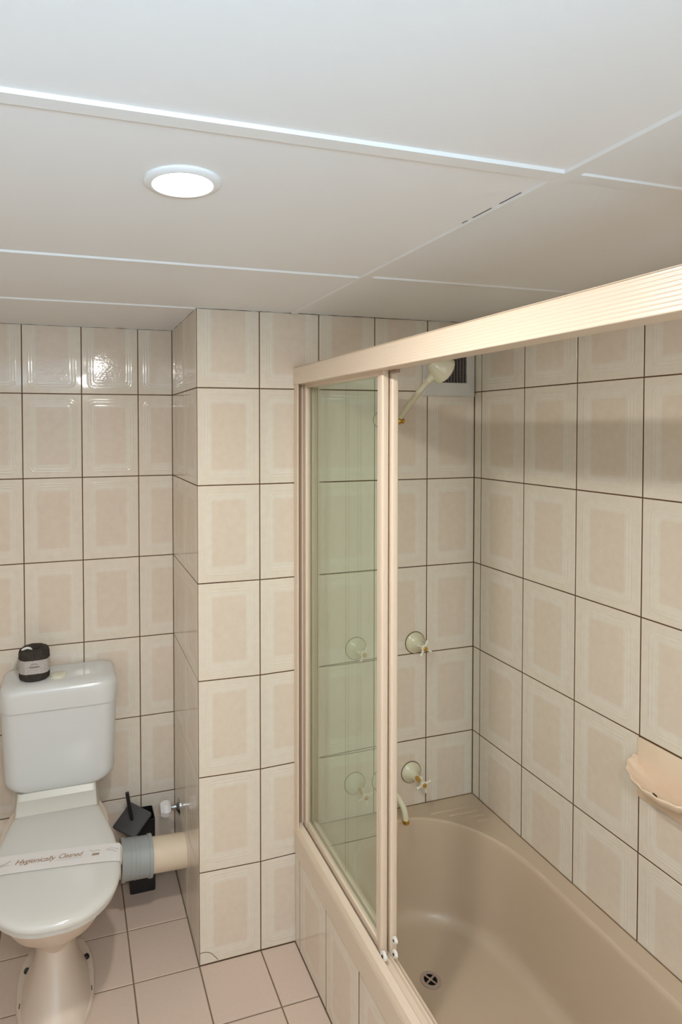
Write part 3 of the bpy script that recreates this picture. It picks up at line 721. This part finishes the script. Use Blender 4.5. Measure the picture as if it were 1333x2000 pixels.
# ------------------------------------------------------------------ hygiene band across the lid
st = thing('paper_band', (XP, 0, .446), 'white paper band reading Hygienically Cleaned across the toilet lid', 'paper band')
pl_, pr_ = Vector((XP-.186, -.002)), Vector((XP+.186, -.042))
du = (pr_-pl_).normalized(); dn = Vector((-du.y, du.x)); Lb = (pr_-pl_).length
cen = (pl_+pr_)/2
bm = B(); rows_ = []
HWB = .0385
samples = [-1.003, -.995, -.97, -.93, -.85, -.7, -.4, 0, .4, .7, .85, .93, .97, .995, 1.003]
def lid_z(s):
    e = (1-abs(s))*Lb/2
    pts = [(-.01, .418), (0, .4290), (.002, .4370), (.006, .4412), (.016, .4438), (.04, .4455), (.09, .4466), (.13, .4468), (.3, .4468)]
    for (a, za), (b, zb2) in zip(pts, pts[1:]):
        if a <= e <= b: return za + (zb2-za)*(e-a)/(b-a)
    return .4455
for s in samples:
    rows_.append([])
    for k in (-1, 1):
        p = cen + du*(s*Lb/2) + dn*(k*HWB); rows_[-1].append(bm.verts.new((p.x, p.y, lid_z(s)+.0004)))
for a, b in zip(rows_, rows_[1:]): bm.faces.new((a[0], b[0], b[1], a[1]))
ret = bmesh.ops.extrude_face_region(bm, geom=bm.faces[:])
bmesh.ops.translate(bm, verts=[v for v in ret['geom'] if isinstance(v, bmesh.types.BMVert)], vec=(0, 0, .0004))
obj('band', bm, 'strip_paper', st)
def text_mesh(txt, size, pos, mat, nm='lettering', shear=.38, wide=1.0, zz=.44775):
    cu = bpy.data.curves.new('t', 'FONT'); cu.body = txt; cu.size = size; cu.shear = shear; cu.align_x = 'LEFT'; cu.resolution_u = 3; cu.space_character = .92
    cu.offset = .0002
    tmp = bpy.data.objects.new('t', cu); C.objects.link(tmp)
    dg = bpy.context.evaluated_depsgraph_get(); me = bpy.data.meshes.new_from_object(tmp.evaluated_get(dg))
    bpy.data.objects.remove(tmp); me.name = nm
    for v in me.vertices:
        p = cen + du*(pos[0] + v.co.x*wide) + dn*(pos[1] + v.co.y); v.co = Vector((p.x, p.y, zz)) - Vector(st.location)
    me.materials.clear(); me.materials.append(M[mat])
    o = bpy.data.objects.new(nm, me); C.objects.link(o); o.parent = st; return o
text_mesh('Hygienically', .0275, (-.112, -.006), 'brown_ink', wide=.92)
text_mesh('Cleaned', .0270, (.006, -.003), 'brown_ink', wide=.80)
def pline(pts, w, mat, nm='flourish'):
    bm = B(); pts = [Vector(p) for p in pts]
    L, R = [], []
    for i, p in enumerate(pts):
        d = (pts[min(i+1, len(pts)-1)] - pts[max(0, i-1)]).normalized(); q = Vector((-d.y, d.x))*w/2
        for arr, s in ((L, 1), (R, -1)):
            c = p + q*s; c = cen + du*c.x + dn*c.y; arr.append(bm.verts.new((c.x, c.y, .44775)))
    for i in range(len(pts)-1): bm.faces.new((L[i], L[i+1], R[i+1], R[i]))
    obj(nm, bm, mat, st)
sp2 = lambda pts: [(p.x, p.y) for p in smooth_path([Vector((a, b, 0)) for a, b in pts], 5)]
pline([(.006, -.0095), (.076, -.0095)], .0012, 'grey_ink', 'underline')
pline(sp2([(.094, .017), (.105, .010), (.116, .013), (.125, .010)]), .0016, 'grey_ink')
pline(sp2([(.142, .010), (.155, .015), (.168, .011), (.178, .006)]), .0012, 'grey_ink')
pline(sp2([(.142, .010), (.158, .006), (.172, -.004)]), .0012, 'grey_ink')
pline(sp2([(-.158, -.006), (-.140, .001), (-.124, .014)]), .0020, 'grey_ink')
pline(sp2([(-.158, -.006), (-.140, -.005), (-.126, -.003)]), .0012, 'grey_ink')
pline(sp2([(-.176, -.026), (-.160, -.020), (-.148, -.024)]), .0020, 'grey_ink')
bm = B()
for (a0, a1, b0, b1) in ((.102, .122, -.008, .001), ):
    for k in range(4):
        u = a0 + k*.0052; vs = []
        for (aa, bb) in ((u, b0), (u+.0040, b0), (u+.0052, b1), (u+.0012, b1)):
            c = cen + du*aa + dn*bb; vs.append(bm.verts.new((c.x, c.y, .44775)))
        bm.faces.new(vs)
obj('small_stamp', bm, 'brown_ink', st)
